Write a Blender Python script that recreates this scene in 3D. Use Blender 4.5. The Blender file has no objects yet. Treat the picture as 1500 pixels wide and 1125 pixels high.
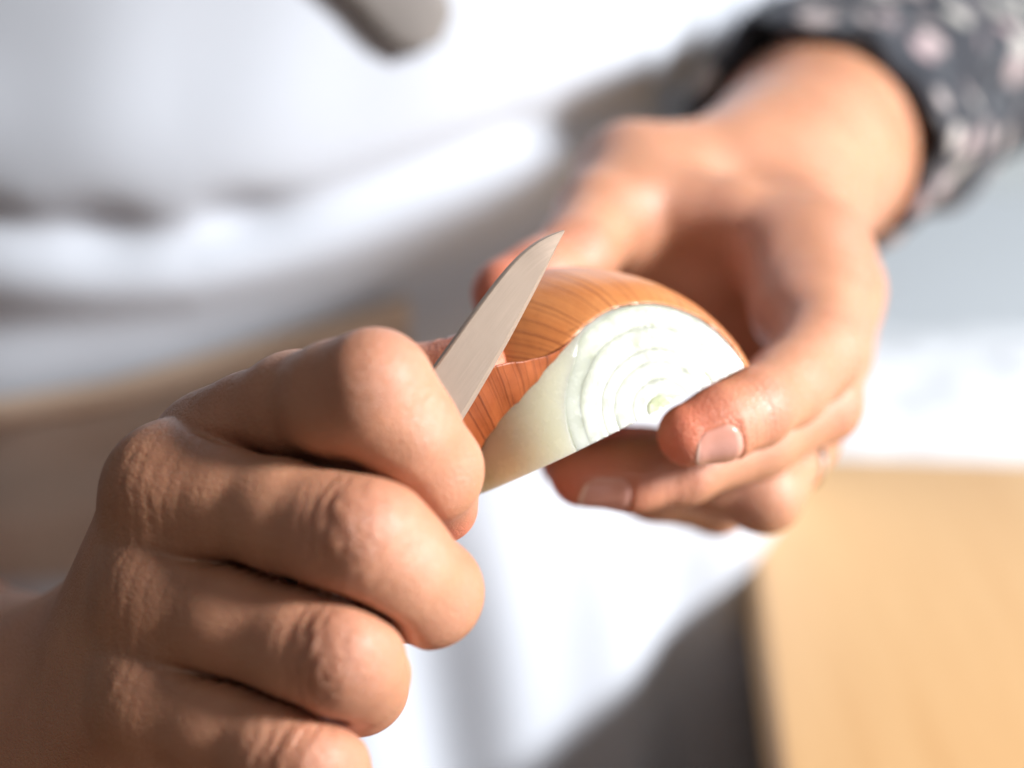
import bpy, bmesh, math, random
import numpy as np
from mathutils import Vector, Matrix, noise as mnoise

random.seed(7); np.random.seed(7)
scene = bpy.context.scene
COL = scene.collection
R = math.radians

# ------------------------------------------------------------------ camera
CAM_H, PITCH, LENS = 1.35, 20.0, 60.0
FPX = 1500 * LENS / 36.0
cd = bpy.data.cameras.new('camera'); cam = bpy.data.objects.new('camera', cd); COL.objects.link(cam)
cd.lens = LENS; cd.sensor_width = 36; cd.clip_start = 0.02; cd.clip_end = 50
cam.location = (0, 0, CAM_H); cam.rotation_euler = (R(90 - PITCH), 0, 0)
cd.dof.use_dof = True; cd.dof.focus_distance = 0.325; cd.dof.aperture_fstop = 5.0; cd.dof.aperture_blades = 0
scene.camera = cam

# ------------------------------------------------------------------ light
world = bpy.data.worlds.new('World'); scene.world = world; world.use_nodes = True
bg = world.node_tree.nodes['Background']
bg.inputs[1].default_value = 0.155
_n = world.node_tree.nodes; _l = world.node_tree.links                     # a room: cool daylight from above, warm wood bounce from below
_tc = _n.new('ShaderNodeTexCoord'); _sx = _n.new('ShaderNodeSeparateXYZ'); _mr = _n.new('ShaderNodeMapRange'); _cr = _n.new('ShaderNodeValToRGB')
_mr.inputs['From Min'].default_value = -1.0; _l.new(_tc.outputs['Generated'], _sx.inputs[0]); _l.new(_sx.outputs['Z'], _mr.inputs['Value'])
_cr.color_ramp.elements[0].position = 0.25; _cr.color_ramp.elements[0].color = (0.95, 0.66, 0.45, 1)
_cr.color_ramp.elements[1].position = 0.75; _cr.color_ramp.elements[1].color = (0.93, 0.95, 1.0, 1)
_l.new(_mr.outputs[0], _cr.inputs[0]); _l.new(_cr.outputs[0], bg.inputs[0])

RIGHT = np.array([1, 0, 0.]); FWD = np.array([0, math.cos(R(PITCH)), -math.sin(R(PITCH))]); UP = np.array([0, math.sin(R(PITCH)), math.cos(R(PITCH))])
CAM = np.array([0, 0, CAM_H])
def lamp(name, pos, target, size, power, col):
    l = bpy.data.lights.new(name, 'AREA'); l.shape = 'DISK'; l.size = size; l.energy = power; l.color = col
    o = bpy.data.objects.new(name, l); COL.objects.link(o); o.location = pos
    o.rotation_euler = (Vector(target) - Vector(pos)).to_track_quat('-Z', 'Y').to_euler(); return o
AIM = CAM + 0.36 * FWD
KEY = np.array([0.84, -0.29, 0.46]); KEY /= np.linalg.norm(KEY)
lamp('window_light', tuple(AIM + 2.6 * KEY), tuple(AIM), 0.52, 188, (0.985, 0.985, 1.0))
lamp('fill_light', (0.55, -0.9, 2.5), tuple(AIM), 1.1, 4.0, (1.0, 0.92, 0.84))  # added soft fill for gradients in the shaded skin, no known window

scene.view_settings.view_transform = 'Standard'; scene.view_settings.look = 'None'
scene.view_settings.exposure = 0.0; scene.view_settings.gamma = 1.0
try: scene.view_settings.use_curve_mapping = False
except Exception: pass
scene.cycles.use_denoising = True

# ------------------------------------------------------------------ helpers
def cm(u, v, d):
    """photo pixel + depth (m) -> camera frame (x right, y up, z away), millimetres"""
    return np.array([(u - 750) / FPX * d, (562.5 - v) / FPX * d, d]) * 1000.0
M3 = np.stack([RIGHT, UP, FWD])           # rows
def to_world(p):                          # camera frame mm -> world m
    return (np.asarray(p, dtype=np.float64) / 1000.0) @ M3 + CAM
def unit(v): v = np.asarray(v, float); return v / np.linalg.norm(v)

def link(name, verts, faces, mat, parent=None, smooth=True, flip=False):
    me = bpy.data.meshes.new(name)
    verts = np.asarray(verts, dtype=np.float32)
    if isinstance(faces, np.ndarray):
        if flip: faces = faces[:, ::-1]
        n, k = faces.shape
        me.vertices.add(len(verts)); me.vertices.foreach_set('co', verts.ravel())
        me.loops.add(n * k); me.loops.foreach_set('vertex_index', faces.astype(np.int32).ravel())
        me.polygons.add(n); me.polygons.foreach_set('loop_start', np.arange(0, n * k, k, dtype=np.int32))
        me.update(calc_edges=True); me.validate()
    else:
        me.from_pydata([tuple(map(float, v)) for v in verts], [], [tuple(f[::-1]) if flip else tuple(f) for f in faces])
    if smooth: me.polygons.foreach_set('use_smooth', np.ones(len(me.polygons), dtype=bool))
    me.materials.append(mat)
    o = bpy.data.objects.new(name, me); COL.objects.link(o)
    if parent is not None: o.parent = parent
    return o
def attr(o, name, vals):
    a = o.data.attributes.new(name, 'FLOAT', 'POINT'); a.data.foreach_set('value', np.asarray(vals, dtype=np.float32))
def tag(o, label, cat, group=None):
    o['label'] = label; o['category'] = cat
    if group: o['group'] = group
    return o
def empty(name, loc):
    o = bpy.data.objects.new(name, None); COL.objects.link(o); o.location = loc; o.empty_display_size = 0.05; return o
def keep_parent(o, p):
    o.parent = p; o.matrix_parent_inverse = p.matrix_basis.inverted()
def grid_faces(nu, nv, close_u=False):
    i = np.arange(nu if close_u else nu - 1)[:, None]; j = np.arange(nv - 1)[None, :]
    i2 = (i + 1) % nu
    return np.stack([i * nv + j, i2 * nv + j, i2 * nv + j + 1, i * nv + j + 1], -1).reshape(-1, 4)

# node helpers
class NT:
    def __init__(s, name):
        s.m = bpy.data.materials.new(name); s.m.use_nodes = True; s.t = s.m.node_tree
        s.b = s.t.nodes['Principled BSDF']; s.out = s.t.nodes['Material Output']
    def n(s, typ, **kw):
        x = s.t.nodes.new(typ)
        for k, v in kw.items():
            if k.startswith('i_'):
                key = k[2:]; x.inputs[int(key) if key.isdigit() else key.replace('_', ' ')].default_value = v
            else: setattr(x, k, v)
        return x
    def l(s, a, b): s.t.links.new(a, b)
    def attr(s, name): return s.n('ShaderNodeAttribute', attribute_name=name).outputs['Fac']
    def math(s, op, a, b=None, clamp=False):
        x = s.n('ShaderNodeMath', operation=op); x.use_clamp = clamp
        for i, q in enumerate((a, b)):
            if q is None: continue
            if isinstance(q, (int, float)): x.inputs[i].default_value = q
            else: s.l(q, x.inputs[i])
        return x.outputs[0]
    def mix(s, f, a, b, blend='MIX'):
        x = s.n('ShaderNodeMix', data_type='RGBA', blend_type=blend)
        for idx, q in ((0, f), (6, a), (7, b)):
            if isinstance(q, (int, float)): x.inputs[idx].default_value = q
            elif isinstance(q, tuple): x.inputs[idx].default_value = q if len(q) == 4 else (*q, 1)
            else: s.l(q, x.inputs[idx])
        return x.outputs[2]
    def ramp(s, f, stops):
        x = s.n('ShaderNodeValToRGB'); e = x.color_ramp.elements
        while len(e) < len(stops): e.new(0.5)
        for k, (p, c) in enumerate(stops):
            e[k].position = p; e[k].color = (c, c, c, 1) if isinstance(c, (int, float)) else (*c, 1)
        s.l(f, x.inputs[0]); return x.outputs[0]
    def coord(s, scale=(1, 1, 1), rot=(0, 0, 0)):
        c = s.n('ShaderNodeTexCoord'); mp = s.n('ShaderNodeMapping')
        mp.inputs['Scale'].default_value = scale; mp.inputs['Rotation'].default_value = rot
        s.l(c.outputs['Object'], mp.inputs[0]); return mp.outputs[0]
    def noise(s, vec, scale, detail=3, rough=0.55, dist=0.0):
        x = s.n('ShaderNodeTexNoise'); x.inputs['Scale'].default_value = scale; x.inputs['Detail'].default_value = detail
        x.inputs['Roughness'].default_value = rough; x.inputs['Distortion'].default_value = dist
        s.l(vec, x.inputs['Vector']); return x.outputs['Fac']
    def voro(s, vec, scale, feature='F1', out='Distance', rand=1.0):
        x = s.n('ShaderNodeTexVoronoi', feature=feature); x.inputs['Scale'].default_value = scale
        x.inputs['Randomness'].default_value = rand
        s.l(vec, x.inputs['Vector']); return x.outputs[out]
    def bump(s, h, strength, dist, prev=None):
        x = s.n('ShaderNodeBump'); x.inputs['Strength'].default_value = strength; x.inputs['Distance'].default_value = dist
        s.l(h, x.inputs['Height'])
        if prev is not None: s.l(prev, x.inputs['Normal'])
        return x.outputs[0]
    def set(s, **kw):
        for k, v in kw.items():
            i = s.b.inputs[k.replace('_', ' ')]
            if isinstance(v, (int, float)): i.default_value = v
            elif isinstance(v, tuple): i.default_value = v if len(v) != 3 or i.type == 'VECTOR' else (*v, 1)
            else: s.l(v, i)
        return s.m

# ------------------------------------------------------------------ materials
def mat_skin():
    k = NT('skin'); c = k.coord()
    mott = k.noise(c, 55, 4, 0.6); fine = k.noise(c, 400, 2, 0.6)
    joint = k.attr('joint'); tip = k.attr('tip'); knuck = k.attr('knuckle'); palm = k.attr('palm')
    base = k.mix(k.ramp(mott, [(0.3, 0.0), (0.7, 1.0)]), (0.44, 0.20, 0.108), (0.57, 0.28, 0.16))
    base = k.mix(k.ramp(k.noise(c, 24, 4, 0.6), [(0.42, 0.0), (0.68, 0.5)]), base, (0.53, 0.225, 0.135))
    base = k.mix(k.math('MULTIPLY', fine, 0.22), base, (0.42, 0.20, 0.125))
    base = k.mix(k.math('MULTIPLY', palm, 0.85), base, (0.66, 0.33, 0.25))
    base = k.mix(k.math('MULTIPLY', joint, 0.38), base, (0.53, 0.205, 0.13))
    base = k.mix(k.math('MULTIPLY', tip, 0.95), base, (0.68, 0.175, 0.095))
    kn = k.math('MULTIPLY', knuck, k.ramp(k.noise(c, 160, 4, 0.7), [(0.25, 0.35), (0.7, 1.0)]))
    base = k.mix(k.math('MULTIPLY', kn, 0.62), base, (0.24, 0.105, 0.06))
    # relief: lozenge skin lines, pores, cross wrinkles at the joints
    cs = k.coord(scale=(1.0, 0.55, 0.8), rot=(0.3, 0.2, 0.6))
    v1 = k.voro(cs, 1250, 'DISTANCE_TO_EDGE'); v1 = k.ramp(v1, [(0.0, 0.0), (0.18, 1.0)])
    cs2 = k.coord(scale=(0.35, 1.0, 1.0), rot=(0.1, 0.5, -0.7))
    l2 = k.noise(cs2, 900, 3, 0.7)
    n0 = k.bump(k.noise(c, 110, 3, 0.5), 0.25, 0.0009)
    cs3 = k.coord(scale=(0.5, 1.0, 0.8), rot=(-0.4, 0.3, -0.9)); v3 = k.ramp(k.voro(cs3, 1100, 'DISTANCE_TO_EDGE'), [(0.0, 0.0), (0.14, 1.0)])
    n1 = k.bump(k.math('ADD', v1, v3), 0.4, 0.00020, n0)
    n2 = k.bump(l2, 0.35, 0.0004, n1)
    s = k.attr('along')
    w = k.n('ShaderNodeTexWave', wave_type='BANDS', bands_direction='X'); w.inputs['Scale'].default_value = 0.22
    w.inputs['Distortion'].default_value = 0.0
    cmb = k.n('ShaderNodeCombineXYZ'); k.l(k.math('ADD', s, k.math('MULTIPLY', k.noise(c, 150, 3, 0.6), 3.2)), cmb.inputs[0]); k.l(cmb.outputs[0], w.inputs['Vector'])
    wj = k.math('MULTIPLY', w.outputs['Fac'], joint)
    n3 = k.bump(wj, 0.35, 0.0004, n2)
    rough = k.math('ADD', 0.34, k.math('MULTIPLY', fine, 0.22))
    return k.set(Base_Color=base, Roughness=rough, Normal=n3, Subsurface_Weight=0.35, Subsurface_Radius=(1.0, 0.30, 0.14), Subsurface_Scale=0.006, Specular_IOR_Level=0.6, Coat_Weight=0.22, Coat_Roughness=0.42)
def mat_nail():
    k = NT('nail'); c = k.coord(); e = k.attr('edge')
    b = k.mix(k.noise(c, 260, 2), (0.60, 0.27, 0.20), (0.68, 0.35, 0.27))
    b = k.mix(k.ramp(e, [(0.90, 0.0), (0.97, 0.7)]), b, (0.92, 0.72, 0.58))
    cs = k.coord(scale=(1, 1, 1)); n = k.bump(k.noise(cs, 350, 2), 0.15, 0.0004)
    return k.set(Base_Color=b, Roughness=0.28, Normal=n, Coat_Weight=0.25, Coat_Roughness=0.2)
def mat_flesh(core=False):
    k = NT('onion_core' if core else 'onion_flesh'); c = k.coord(); q = k.attr('ring')
    qn = k.math('ADD', q, k.math('MULTIPLY', k.math('SUBTRACT', k.noise(c, 260, 3), 0.5), 0.25))
    b = k.mix(k.ramp(qn, [(0.0, 0.34), (0.3, 0.10), (0.55, 0.0), (0.8, 0.0), (1.0, 0.16)]), (0.46, 0.475, 0.365), (0.41, 0.445, 0.20))
    b = k.mix(k.ramp(k.noise(c, 180, 4, 0.6), [(0.4, 0.0), (0.75, 0.35)]), b, (0.49, 0.505, 0.40))
    b = k.mix(k.math('MULTIPLY', k.attr('outer'), 0.45), b, (0.70, 0.68, 0.47))
    if core: b = k.mix(0.6, b, (0.42, 0.47, 0.16))
    n1 = k.bump(k.noise(c, 420, 4, 0.65), 0.08, 0.0005)
    sp = k.ramp(k.voro(c, 800), [(0.0, 1.0), (0.22, 0.0)])
    n2 = k.bump(sp, 0.12, 0.0003, n1)
    r = k.ramp(k.noise(c, 300, 3, 0.6), [(0.3, 0.12), (0.7, 0.42)])
    return k.set(Base_Color=b, Roughness=r, Normal=n2, Subsurface_Weight=0.75, Subsurface_Radius=(1.0, 0.92, 0.6), Subsurface_Scale=0.014, Specular_IOR_Level=0.5)
def mat_peel(name, inner=False):
    k = NT(name); c = k.coord(); a = k.attr('ang'); t = k.attr('len')
    wob = k.noise(c, 60, 3, 0.6)
    def vein(freq, seed, th, amp):
        x = k.math('ADD', k.math('MULTIPLY', a, freq), k.math('ADD', k.math('MULTIPLY', wob, amp), seed))
        wn = k.n('ShaderNodeTexWhiteNoise', noise_dimensions='1D'); k.l(k.math('FLOOR', x), wn.inputs['W'])
        sp = k.n('ShaderNodeSeparateColor'); k.l(wn.outputs['Color'], sp.inputs[0])
        off = k.math('ADD', 0.2, k.math('MULTIPLY', sp.outputs[0], 0.6)); dd = k.math('ABSOLUTE', k.math('SUBTRACT', k.math('FRACT', x), off))
        line = k.ramp(dd, [(0.0, 1.0), (th * 0.5, 0.7), (th, 0.0)])
        return k.math('MULTIPLY', line, k.math('ADD', 0.35, k.math('MULTIPLY', sp.outputs[1], 0.65)))
    v1 = vein(10, 1.3, 0.085, 0.35); v2 = vein(22, 4.7, 0.11, 0.7)
    n = k.noise(c, 90, 5, 0.65)
    if inner:
        base = k.mix(k.ramp(n, [(0.3, 0), (0.7, 1)]), (0.42, 0.10, 0.028), (0.58, 0.17, 0.05))
    else:
        base = k.mix(k.ramp(n, [(0.3, 0), (0.7, 1)]), (0.50, 0.16, 0.042), (0.58, 0.21, 0.06))
        gl = k.ramp(k.noise(c, 28, 3, 0.6), [(0.45, 0), (0.7, 0.6)]); base = k.mix(gl, base, (0.66, 0.32, 0.12))
    st = k.ramp(k.noise(c, 900, 2), [(0.3, 0.0), (0.8, 0.35)]); base = k.mix(st, base, (0.48, 0.15, 0.045))
    vv = k.math('MAXIMUM', v1, k.math('MULTIPLY', v2, 0.5)); vv = k.math('MULTIPLY', vv, k.ramp(k.noise(c, 70, 2), [(0.3, 0.55), (0.6, 1.0)]))
    base = k.mix(k.math('MULTIPLY', vv, 0.95), base, (0.15, 0.032, 0.012))
    n1 = k.bump(vv, 0.35, 0.0003); n2 = k.bump(k.noise(c, 500, 3), 0.18, 0.0004, n1)
    k.set(Base_Color=base, Roughness=k.math('ADD', 0.30, k.math('MULTIPLY', n, 0.22)), Normal=n2, Specular_IOR_Level=0.5)
    if inner:
        tr = k.n('ShaderNodeBsdfTranslucent'); k.l(base, tr.inputs[0]); mx = k.n('ShaderNodeMixShader'); mx.inputs[0].default_value = 0.45
        k.l(k.b.outputs[0], mx.inputs[1]); k.l(tr.outputs[0], mx.inputs[2]); k.l(mx.outputs[0], k.out.inputs[0])
    else: k.set(Coat_Weight=0.45, Coat_Roughness=0.2)
    return k.m
def mat_steel():
    k = NT('brushed_steel'); x = k.attr('bx'); y = k.attr('by')
    cx = k.n('ShaderNodeCombineXYZ'); k.l(k.math('MULTIPLY', x, 0.05), cx.inputs[0]); k.l(k.math('MULTIPLY', y, 8.0), cx.inputs[1])
    nz = k.noise(cx.outputs[0], 1.6, 4, 0.7); nb = k.bump(nz, 0.35, 0.0002)
    b = k.mix(nz, (0.38, 0.295, 0.23), (0.70, 0.56, 0.45))  # beige reflection of wood and skin put into the base colour
    return k.set(Base_Color=b, Metallic=1.0, Roughness=0.42, Normal=nb)
def mat_simple(name, col, rough=0.6, scale=60, var=0.12, **kw):
    k = NT(name); c = k.coord(); n = k.noise(c, scale, 4)
    b = k.mix(n, tuple(q * (1 - var) for q in col), tuple(min(1, q * (1 + var)) for q in col))
    return k.set(Base_Color=b, Roughness=rough, Normal=k.bump(k.noise(c, scale * 6, 3), 0.2, 0.0005), **kw)
def mat_cloth(name, col):
    k = NT(name); c = k.coord()
    b = k.mix(k.noise(c, 30, 3), tuple(q * 0.97 for q in col), col)
    w = k.noise(k.coord(scale=(1, 1, 0.2)), 1400, 2); w2 = k.noise(k.coord(scale=(0.2, 0.2, 1)), 1400, 2)
    return k.set(Base_Color=b, Roughness=0.85, Normal=k.bump(k.math('MAXIMUM', w, w2), 0.25, 0.0006), Sheen_Weight=0.15)
def mat_floral():
    k = NT('dark_floral_cloth'); c = k.coord()
    wc = k.n('ShaderNodeVectorMath', operation='ADD'); k.l(c, wc.inputs[0])
    nn = k.n('ShaderNodeTexNoise'); nn.inputs['Scale'].default_value = 40; k.l(c, nn.inputs['Vector'])
    sc = k.n('ShaderNodeVectorMath', operation='SCALE'); sc.inputs['Scale'].default_value = 0.009; k.l(nn.outputs['Color'], sc.inputs[0]); k.l(sc.outputs[0], wc.inputs[1])
    v = k.n('ShaderNodeTexVoronoi', feature='F1'); v.inputs['Scale'].default_value = 68; k.l(wc.outputs[0], v.inputs['Vector'])
    rnd = k.n('ShaderNodeSeparateColor'); k.l(v.outputs['Color'], rnd.inputs[0])
    thr = k.math('MULTIPLY', k.ramp(rnd.outputs[0], [(0.28, 0.0), (0.36, 1.0)]), k.ramp(v.outputs['Distance'], [(0.34, 1.0), (0.48, 0.0)]))
    pet = k.mix(rnd.outputs[1], (0.38, 0.37, 0.34), (0.30, 0.22, 0.23))
    v2 = k.voro(wc.outputs[0], 90); leaf = k.ramp(v2, [(0.15, 0.8), (0.35, 0.0)])
    base = k.mix(k.noise(c, 60, 3), (0.010, 0.012, 0.018), (0.03, 0.033, 0.042))
    base = k.mix(leaf, base, (0.10, 0.11, 0.12)); base = k.mix(thr, base, pet)
    return k.set(Base_Color=base, Roughness=0.85, Normal=k.bump(k.noise(c, 1200, 2), 0.25, 0.0005))
def mat_wood():
    k = NT('pale_wood'); c = k.coord(scale=(1.0, 0.09, 1.0))
    n = k.noise(c, 38, 6, 0.6, 0.6); f = k.noise(k.coord(scale=(1, 0.03, 1)), 420, 3)
    b = k.mix(k.ramp(n, [(0.3, 0), (0.7, 1)]), (0.60, 0.35, 0.15), (0.69, 0.44, 0.21))
    b = k.mix(k.math('MULTIPLY', f, 0.3), b, (0.53, 0.31, 0.135))
    return k.set(Base_Color=b, Roughness=0.45, Normal=k.bump(f, 0.12, 0.0005))

SKIN, NAIL, FLESH, CORE = mat_skin(), mat_nail(), mat_flesh(), mat_flesh(True)
PEEL, PEEL_IN, STEEL = mat_peel('onion_skin'), mat_peel('onion_skin_inside', True), mat_steel()
WHITE_CLOTH = mat_cloth('white_apron_cotton', (0.51, 0.545, 0.60)); TAUPE = mat_cloth('taupe_cloth', (0.20, 0.18, 0.165))
FLORAL, WOOD = mat_floral(), mat_wood()
BLACK_HANDLE = mat_simple('black_handle', (0.02, 0.02, 0.02), 0.4, 200)
GOLD = NT('ring_metal').set(Base_Color=(0.86, 0.80, 0.72), Metallic=1.0, Roughness=0.12)
WALL = mat_simple('pale_wall_paint', (0.58, 0.64, 0.66), 0.8, 8, 0.04)
COUNTER = mat_simple('white_counter', (0.50, 0.54, 0.58), 0.5, 20, 0.03)
CABINET = mat_simple('dark_cabinet', (0.45, 0.43, 0.42), 0.7, 20, 0.1)
FLOORW = mat_simple('warm_floor', (0.42, 0.24, 0.13), 0.5, 10)
TOWEL = mat_cloth('white_towel', (0.58, 0.61, 0.65))

# ------------------------------------------------------------------ signed distance modelling
def smin(a, b, k):
    h = np.maximum(k - np.abs(a - b), 0) / k
    return np.minimum(a, b) - h * h * (k * 0.25)
def cone(P, a, b, ra, rb):
    ba = b - a; t = np.clip(((P - a) @ ba) / (ba @ ba), 0, 1).astype(np.float32)
    q = P - (a.astype(np.float32) + t[:, None] * ba.astype(np.float32))
    return np.sqrt(np.einsum('ij,ij->i', q, q)) - (ra + (rb - ra) * t)
def chain(P, pts, k=3.0):
    d = None
    for (a, ra), (b, rb) in zip(pts[:-1], pts[1:]):
        e = cone(P, a, b, ra, rb); d = e if d is None else smin(d, e, k)
    return d
def J(u, v, d, r): return (cm(u, v, d), float(r))

def surface(f, axes):
    """naive surface nets on a rectilinear grid, evaluated only in blocks near the surface"""
    xs, ys, zs = [np.asarray(a, dtype=np.float32) for a in axes]
    n = (len(xs), len(ys), len(zs)); B = 12
    D = np.full(n, 1e3, dtype=np.float32)
    cb = [[(s, min(s + B, m)) for s in range(0, m, B)] for m in n]
    cen, rad, idx = [], [], []
    for a in cb[0]:
        for b in cb[1]:
            for c in cb[2]:
                lo = np.array([xs[a[0]], ys[b[0]], zs[c[0]]]); hi = np.array([xs[a[1] - 1], ys[b[1] - 1], zs[c[1] - 1]])
                cen.append((lo + hi) / 2); rad.append(np.linalg.norm(hi - lo) / 2); idx.append((a, b, c))
    cen = np.array(cen, dtype=np.float32); v = f(cen); rad = np.array(rad)
    for q in np.nonzero(v < -(rad + 4))[0]:
        a, b, c = idx[q]; D[a[0]:a[1], b[0]:b[1], c[0]:c[1]] = -1e3
    act = np.nonzero(np.abs(v) <= rad * 1.25 + 5)[0]
    for s in range(0, len(act), 60):
        ps = []
        for q in act[s:s + 60]:
            a, b, c = idx[q]
            g = np.stack(np.meshgrid(xs[a[0]:a[1]], ys[b[0]:b[1]], zs[c[0]:c[1]], indexing='ij'), -1); ps.append(g.reshape(-1, 3))
        val = f(np.concatenate(ps)); o = 0
        for q, p in zip(act[s:s + 60], ps):
            a, b, c = idx[q]; D[a[0]:a[1], b[0]:b[1], c[0]:c[1]] = val[o:o + len(p)].reshape(a[1] - a[0], b[1] - b[0], c[1] - c[0]); o += len(p)
    S = D < 0
    cnt = np.zeros(tuple(m - 1 for m in n), dtype=np.uint8)
    for dx in (0, 1):
        for dy in (0, 1):
            for dz in (0, 1): cnt += S[dx:n[0] - 1 + dx, dy:n[1] - 1 + dy, dz:n[2] - 1 + dz]
    cell = np.argwhere((cnt > 0) & (cnt < 8))
    ids = np.full(cnt.shape, -1, dtype=np.int32); ids[tuple(cell.T)] = np.arange(len(cell))
    i, j, k = cell.T
    C = {}
    for dx in (0, 1):
        for dy in (0, 1):
            for dz in (0, 1): C[dx, dy, dz] = np.clip(D[i + dx, j + dy, k + dz], -50, 50)
    acc = np.zeros((len(cell), 3)); num = np.zeros(len(cell))
    for ax in range(3):
        o1, o2 = [q for q in range(3) if q != ax]
        for e in (0, 1):
            for g in (0, 1):
                a = [0, 0, 0]; a[o1] = e; a[o2] = g; b = list(a); b[ax] = 1
                va, vb = C[tuple(a)], C[tuple(b)]; m = (va < 0) != (vb < 0)
                t = np.where(m, va / np.where(va == vb, 1, va - vb), 0)
                p = np.zeros((len(cell), 3)); p[:, o1] = e; p[:, o2] = g; p[:, ax] = t
                acc[m] += p[m]; num[m] += 1
    off = acc / np.maximum(num, 1)[:, None]
    V = np.empty((len(cell), 3), dtype=np.float32)
    for q, (A, ii) in enumerate(((xs, i), (ys, j), (zs, k))): V[:, q] = A[ii] + (A[ii + 1] - A[ii]) * off[:, q]
    F = []
    for ax in range(3):
        o1, o2 = (ax + 1) % 3, (ax + 2) % 3
        sl0 = [slice(None)] * 3; sl1 = [slice(None)] * 3; sl0[ax] = slice(0, -1); sl1[ax] = slice(1, None)
        ch = S[tuple(sl0)] != S[tuple(sl1)]; e = np.argwhere(ch)
        e = e[(e[:, o1] > 0) & (e[:, o2] > 0) & (e[:, o1] < n[o1] - 1) & (e[:, o2] < n[o2] - 1)]
        def cid(d1, d2):
            q = e.copy(); q[:, o1] -= d1; q[:, o2] -= d2; return ids[tuple(q.T)]
        quad = np.stack([cid(1, 1), cid(0, 1), cid(0, 0), cid(1, 0)], -1)
        inside = S[tuple(e.T)]; quad[~inside] = quad[~inside][:, ::-1]; F.append(quad)
    F = np.concatenate(F); F = F[(F >= 0).all(1)]
    V0 = V.copy()
    for _ in range(3):
        d, g = grad(f, V); V = V - g * np.clip(d, -1.0, 1.0)[:, None]
    bad = ~np.isfinite(V).all(1); V[bad] = V0[bad]
    return V, F
def grad(f, V, e=0.25):
    d = f(V); g = np.empty_like(V)
    for a in range(3):
        q = V.copy(); q[:, a] += e; g[:, a] = f(q); q[:, a] -= 2 * e; g[:, a] -= f(q)
    g /= np.maximum(np.linalg.norm(g, axis=1), 1e-9)[:, None]
    return d, g
def axis_pts(lo, flo, fhi, hi, h, H):
    a = list(np.arange(flo, fhi, h)); s = h; x = fhi
    while x < hi: a.append(x); s = min(s * 1.12, H); x += s
    a.append(x); s = h * 1.12; x = flo - s; pre = []
    while x > lo: pre.append(x); s = min(s * 1.12, H); x -= s
    pre.append(x)
    return np.array(pre[::-1] + a)
def vnoise(P, sc, seed=0.0):
    return np.array([mnoise.noise(Vector((float(p[0]) * sc + seed, float(p[1]) * sc - seed, float(p[2]) * sc + 2 * seed))) for p in P], dtype=np.float32)

# ------------------------------------------------------------------ right hand (holds the knife)
RI = [J(316, 664, .331, 10.4), J(370, 628, .322, 10.2), J(430, 597, .3145, 9.8), J(500, 586, .3045, 10.5), J(548, 578, .300, 10.4), J(594, 634, .3030, 9.4), J(632, 688, .309, 8.9), J(646, 742, .332, 7.2)]
RM = [J(254, 726, .3195, 11.8), J(330, 738, .3125, 11.0), J(420, 757, .3045, 10.2), J(490, 778, .2985, 10.1), J(540, 790, .2965, 10.6), J(584, 828, .2985, 9.7), J(625, 868, .306, 9.6), J(572, 886, .331, 7.6)]
RR = [J(242, 880, .3175, 11.6), J(340, 911, .3080, 10.5), J(450, 946, .2985, 9.7), J(506, 962, .296, 9.9), J(520, 985, .303, 9.4), J(525, 1005, .318, 8.7), J(470, 1008, .336, 7.4)]
RP = [J(234, 1026, .315, 10.6), J(320, 1062, .307, 9.9), J(412, 1104, .2985, 9.0), J(462, 1128, .297, 8.9), J(474, 1150, .304, 8.2), J(470, 1165, .318, 7.6), J(420, 1160, .332, 6.6)]
RT = [J(160, 960, .372, 14), J(330, 780, .372, 12.5), J(520, 640, .362, 10.6), J(610, 580, .352, 10.0), J(688, 551, .346, 8.7)]
RMC = [[J(316, 664, .331, 10.6), J(120, 1030, .368, 14)], [J(254, 726, .3195, 11.8), J(105, 1085, .360, 14)],
       [J(242, 880, .3175, 11.6), J(98, 1115, .352, 14)], [J(234, 1026, .315, 10.8), J(96, 1165, .350, 14)]]
RFORE = [J(70, 1090, .364, 25), J(0, 1066, .390, 29), J(-110, 1034, .44, 34), J(-290, 990, .56, 41), J(-420, 950, .66, 43)]
RWEB = [[J(335, 655, .331, 8.5), J(300, 735, .324, 9.0)], [J(295, 745, .322, 9.0), J(275, 885, .3205, 9.0)], [J(270, 895, .3205, 9.0), J(258, 1030, .3185, 8.5)]]
RGAP = [J(430, 664, .320, 5.5), J(478, 674, .3145, 5.5), J(520, 700, .3135, 5.5)]
RFILL = [J(470, 720, .333, 8), J(505, 780, .330, 8), J(500, 880, .327, 8), J(440, 1015, .328, 8)]
RPALM = [J(300, 860, .352, 17), J(140, 1060, .368, 19)]

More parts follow.
